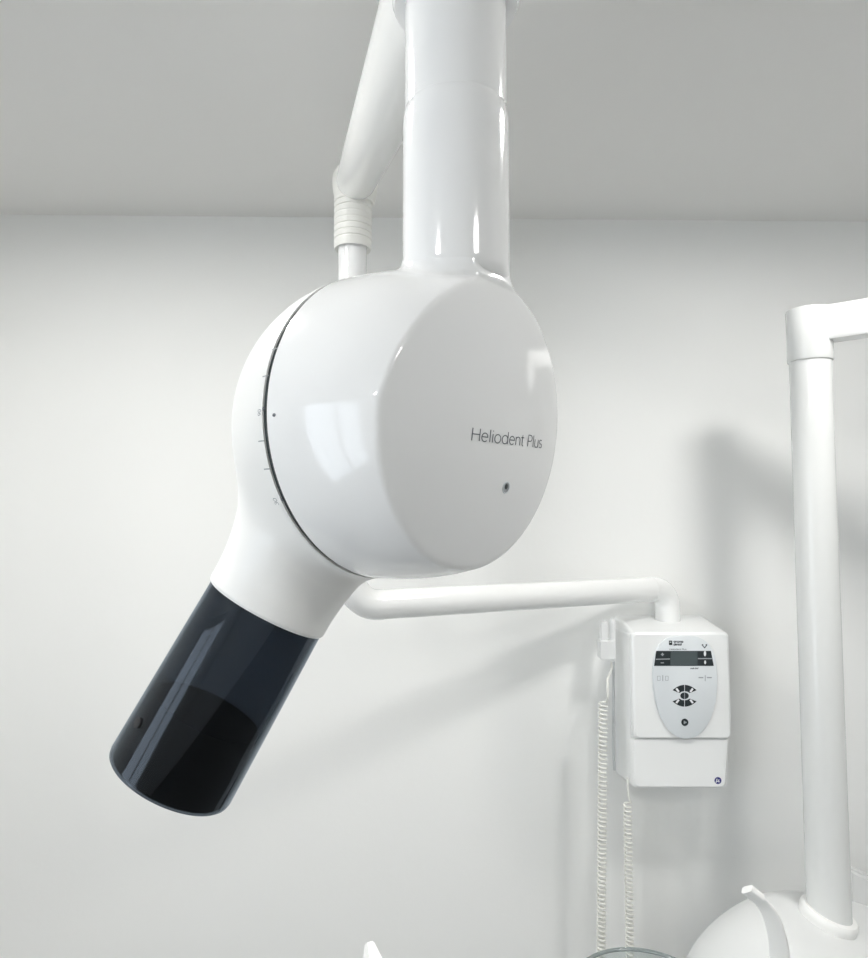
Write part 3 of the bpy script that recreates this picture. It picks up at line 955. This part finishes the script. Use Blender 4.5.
lathe_obj('pedestal', (float(BC[0]), float(BC[1]), 0), (0, 0, 1), [(0, 0.17), (0.03, 0.17), (0.05, 0.12), (float(BC[2]) - 0.1, 0.12)], M_unit, unit, 64)
lathe_obj('post_flange', flange_c - top_n * 0.008, top_n, [(-0.01, PR + 0.012), (0.004, PR + 0.0135), (0.010, PR + 0.0125), (0.014, PR + 0.009), (0.015, PR - 0.001), (-0.01, PR - 0.001)], M_satin, unit, 96, True)
# backrest-like white panel behind the post, at the right edge
pv = [P(850, 868, PY + .14), P(858, 873, PY + .14), P(900, 890, PY + .14), P(940, 925, PY + .14), P(940, 1010, PY + .14), P(850, 1010, PY + .14)]
bm = bmesh.new()
f = bm.faces.new([bm.verts.new(p) for p in pv])
r = bmesh.ops.extrude_face_region(bm, geom=[f])
for v in r['geom']:
    if isinstance(v, bmesh.types.BMVert): v.co += Vector((0.0, 0.04, 0))
bmesh.ops.bevel(bm, geom=list(bm.edges), offset=0.006, segments=3, affect='EDGES')
bm_obj('side_panel', bm, M_unit, unit, 35)
# small round recess ring in front of the body
# ---- bowl ring of the cup rest
cr = P(735, 966, PY - 0.17)

# ---- curved water spout in front of the unit
def ribbon_solid(name, centre, widths, thick, wdir, m, parent=None, smooth=50):
    """curved flat band: centre line points, width direction, thickness"""
    pts = [np.array(p, float) for p in centre]
    vs, fs = [], []
    n = len(pts); seg = 16
    for i in range(n):
        t = pts[min(i + 1, n - 1)] - pts[max(i - 1, 0)]; t /= np.linalg.norm(t)
        w_ = np.array(wdir, float); w_ = w_ - t * (w_ @ t); w_ /= np.linalg.norm(w_)
        nn = np.cross(t, w_)
        for k in range(seg):
            a = 2 * math.pi * k / seg
            ca_, sa_ = math.cos(a), math.sin(a)
            ex_ = math.copysign(abs(ca_) ** 0.5, ca_); ey_ = math.copysign(abs(sa_) ** 0.5, sa_)
            vs.append(pts[i] + w_ * ex_ * widths[i] / 2 + nn * ey_ * thick[i] / 2)
    for i in range(n - 1):
        for k in range(seg):
            l = (k + 1) % seg
            fs.append((i * seg + k, i * seg + l, (i + 1) * seg + l, (i + 1) * seg + k))
    fs.append(tuple(reversed(range(seg)))); fs.append(tuple(range((n - 1) * seg, n * seg)))
    return obj_from(name, vs, fs, m, parent, smooth)
def catmull(P_, n=8):
    p = [P_[0]] + list(P_) + [P_[-1]]; out = []
    for i in range(1, len(p) - 2):
        for k in range(n):
            t = k / n; a, b, c_, d_ = (np.array(x, float) for x in p[i - 1:i + 3])
            out.append(0.5 * ((2 * b) + (-a + c_) * t + (2 * a - 5 * b + 4 * c_ - d_) * t * t + (-a + 3 * b - 3 * c_ + d_) * t ** 3))
    out.append(np.array(P_[-1], float)); return out
YS = 1.16
sp = thing('water_spout', 'curved white water spout with blunt tip, left of the tall post', 'spout', tuple(P(778.5, 1011, YS)))
cl = catmull([P(753.5, 895, YS), P(761.5, 902, YS), P(770, 914, YS), P(776, 931, YS + .002), P(779, 947, YS + .004), P(779.5, 966, YS + .006), P(778.5, 991, YS + .008), P(776.5, 1031, YS + .01)], 8)
nw = len(cl)
ws = np.interp(np.linspace(0, 1, nw), [0, .15, .35, .6, 1], [0.022, 0.023, 0.027, 0.030, 0.032])
ths_ = np.interp(np.linspace(0, 1, nw), [0, .15, .4, 1], [0.008, 0.006, 0.010, 0.014])
ribbon_solid('spout_band', cl, ws, ths_, (0.80, -0.58, 0.1), M_satin, sp)
tp = catmull([P(747, 889.2, YS), P(751.5, 892.8, YS), P(759, 899, YS)], 4)
ribbon_solid('spout_tip', tp, [0.0235] * len(tp), [0.012] * len(tp), (0.62, -0.75, 0.45), M_satin, sp)
# ---- spout foot + cuspidor block below the frame
bl = P(701.5, 1061, YS)

# glass bowl: only its rim rises into the picture
gy = 1.12
gt = P(645, 956, gy + 0.085)
gr = 0.106
gcx, gcz = P(645, 950, gy).x, gt.z
bowl = lathe_obj('glass_bowl', (gcx, gy, 0), (0, 0, 1),
    smooth_prof([(gcz - 0.085, 0.0001), (gcz - 0.084, 0.05), (gcz - 0.06, 0.098), (gcz - 0.02, gr - 0.004), (gcz - 0.001, gr), (gcz + 0.001, gr - 0.002), (gcz - 0.02, gr - 0.008), (gcz - 0.058, 0.094), (gcz - 0.080, 0.048), (gcz - 0.081, 0.0001)], 6), M_glass, None, 96)
tag(bowl, 'clear glass spittoon bowl, its thin rim showing below the coiled cords', 'glass bowl')
vs, fs = [], []
prof = [(gcz + 0.0012 * math.sin(a) * 2.2 - .001, gr - 0.001 + 0.0034 * math.cos(a)) for a in np.linspace(0, 2 * math.pi, 10, endpoint=False)]
lathe_obj('bowl_rim', (gcx, gy, 0), (0, 0, 1), prof, mat('grey green glass edge', (0.22, 0.25, 0.25), 0.15), bowl, 96, True)
# cuspidor stand that carries the bowl and the spout
cst = thing('cuspidor_stand', 'white cuspidor block standing below the glass bowl', 'cuspidor', (gcx + .06, gy, 0))
lathe_obj('stand_column', (gcx + 0.03, gy + 0.02, 0), (0, 0, 1), smooth_prof([(0, 0.14), (0.02, 0.14), (0.05, 0.10), (gcz - 0.30, 0.10), (gcz - 0.14, 0.11), (gcz - 0.0875, 0.095), (gcz - 0.0875, 0.0001)], 6), M_unit, cst, 64)

# ---- small white angled tip at the bottom edge, left of centre
YT = 0.95
tipb = thing('instrument_hose_tip', 'small white angled instrument tip at the bottom edge below the x-ray head', 'instrument', tuple(P(380, 1000, YT)))
bm = bmesh.new()
def pv3(px, py, y): return bm.verts.new(P(px, py, y + 0.03 - 0.06 * (py - 940) / 45))
f1 = [pv3(366.2, 942.5, YT), pv3(373.6, 940.6, YT), pv3(384.5, 962, YT), pv3(392, 985, YT), pv3(370.5, 985, YT), pv3(370.2, 958, YT)]
f2 = [pv3(364.5, 944.5, YT + .018), pv3(371.6, 942.2, YT + .018), pv3(379, 962, YT + .018), pv3(388, 985, YT + .018), pv3(362.5, 985, YT + .018), pv3(362.8, 958, YT + .018)]
bm.faces.new(f1); bm.faces.new(list(reversed(f2)))
for k in range(6): bm.faces.new((f1[k], f2[k], f2[(k + 1) % 6], f1[(k + 1) % 6]))
bmesh.ops.bevel(bm, geom=list(bm.edges), offset=0.0012, segments=2, affect='EDGES')
bm_obj('tip_shell', bm, M_satin, tipb, 35)
tb = P(379, 980, YT + .009)
sweep('tip_handle', [tb, tb + Vector((0.01, 0.0, -0.08)), tb + Vector((0.012, 0.0, -0.2)), (tb.x + .012, tb.y, 0.02)], 0.011, M_satin, tipb, 24)
lathe_obj('handle_foot', (tb.x + .012, tb.y, 0), (0, 0, 1), [(0, 0.12), (0.02, 0.12), (0.03, 0.05), (0.03, 0.0001)], M_unit, tipb, 48)

# ================================================================== WORLD, CAMERA
world = bpy.data.worlds.new('daylight'); scene.world = world
world.use_nodes = True
bg = world.node_tree.nodes['Background']
bg.inputs[0].default_value = (0.86, 0.93, 1.0, 1); bg.inputs[1].default_value = 3.4

camd = bpy.data.cameras.new('camera'); cam_o = bpy.data.objects.new('camera', camd); col.objects.link(cam_o)
cam_o.location = (0, 0, CAMZ); cam_o.rotation_euler = (math.pi / 2 + PITCH, 0, 0)
camd.sensor_fit = 'VERTICAL'; camd.sensor_height = 24.0; camd.lens = 24.0 * F / 958.0
camd.clip_start = 0.01
scene.camera = cam_o
scene.view_settings.view_transform = 'Standard'
scene.view_settings.look = 'None'
scene.view_settings.exposure = 0.18
scene.view_settings.gamma = 1.0
scene.view_settings.use_curve_mapping = False
scene.cycles.max_bounces = 12
scene.cycles.diffuse_bounces = 8
scene.cycles.glossy_bounces = 5
scene.cycles.transparent_max_bounces = 16
scene.cycles.use_denoising = True
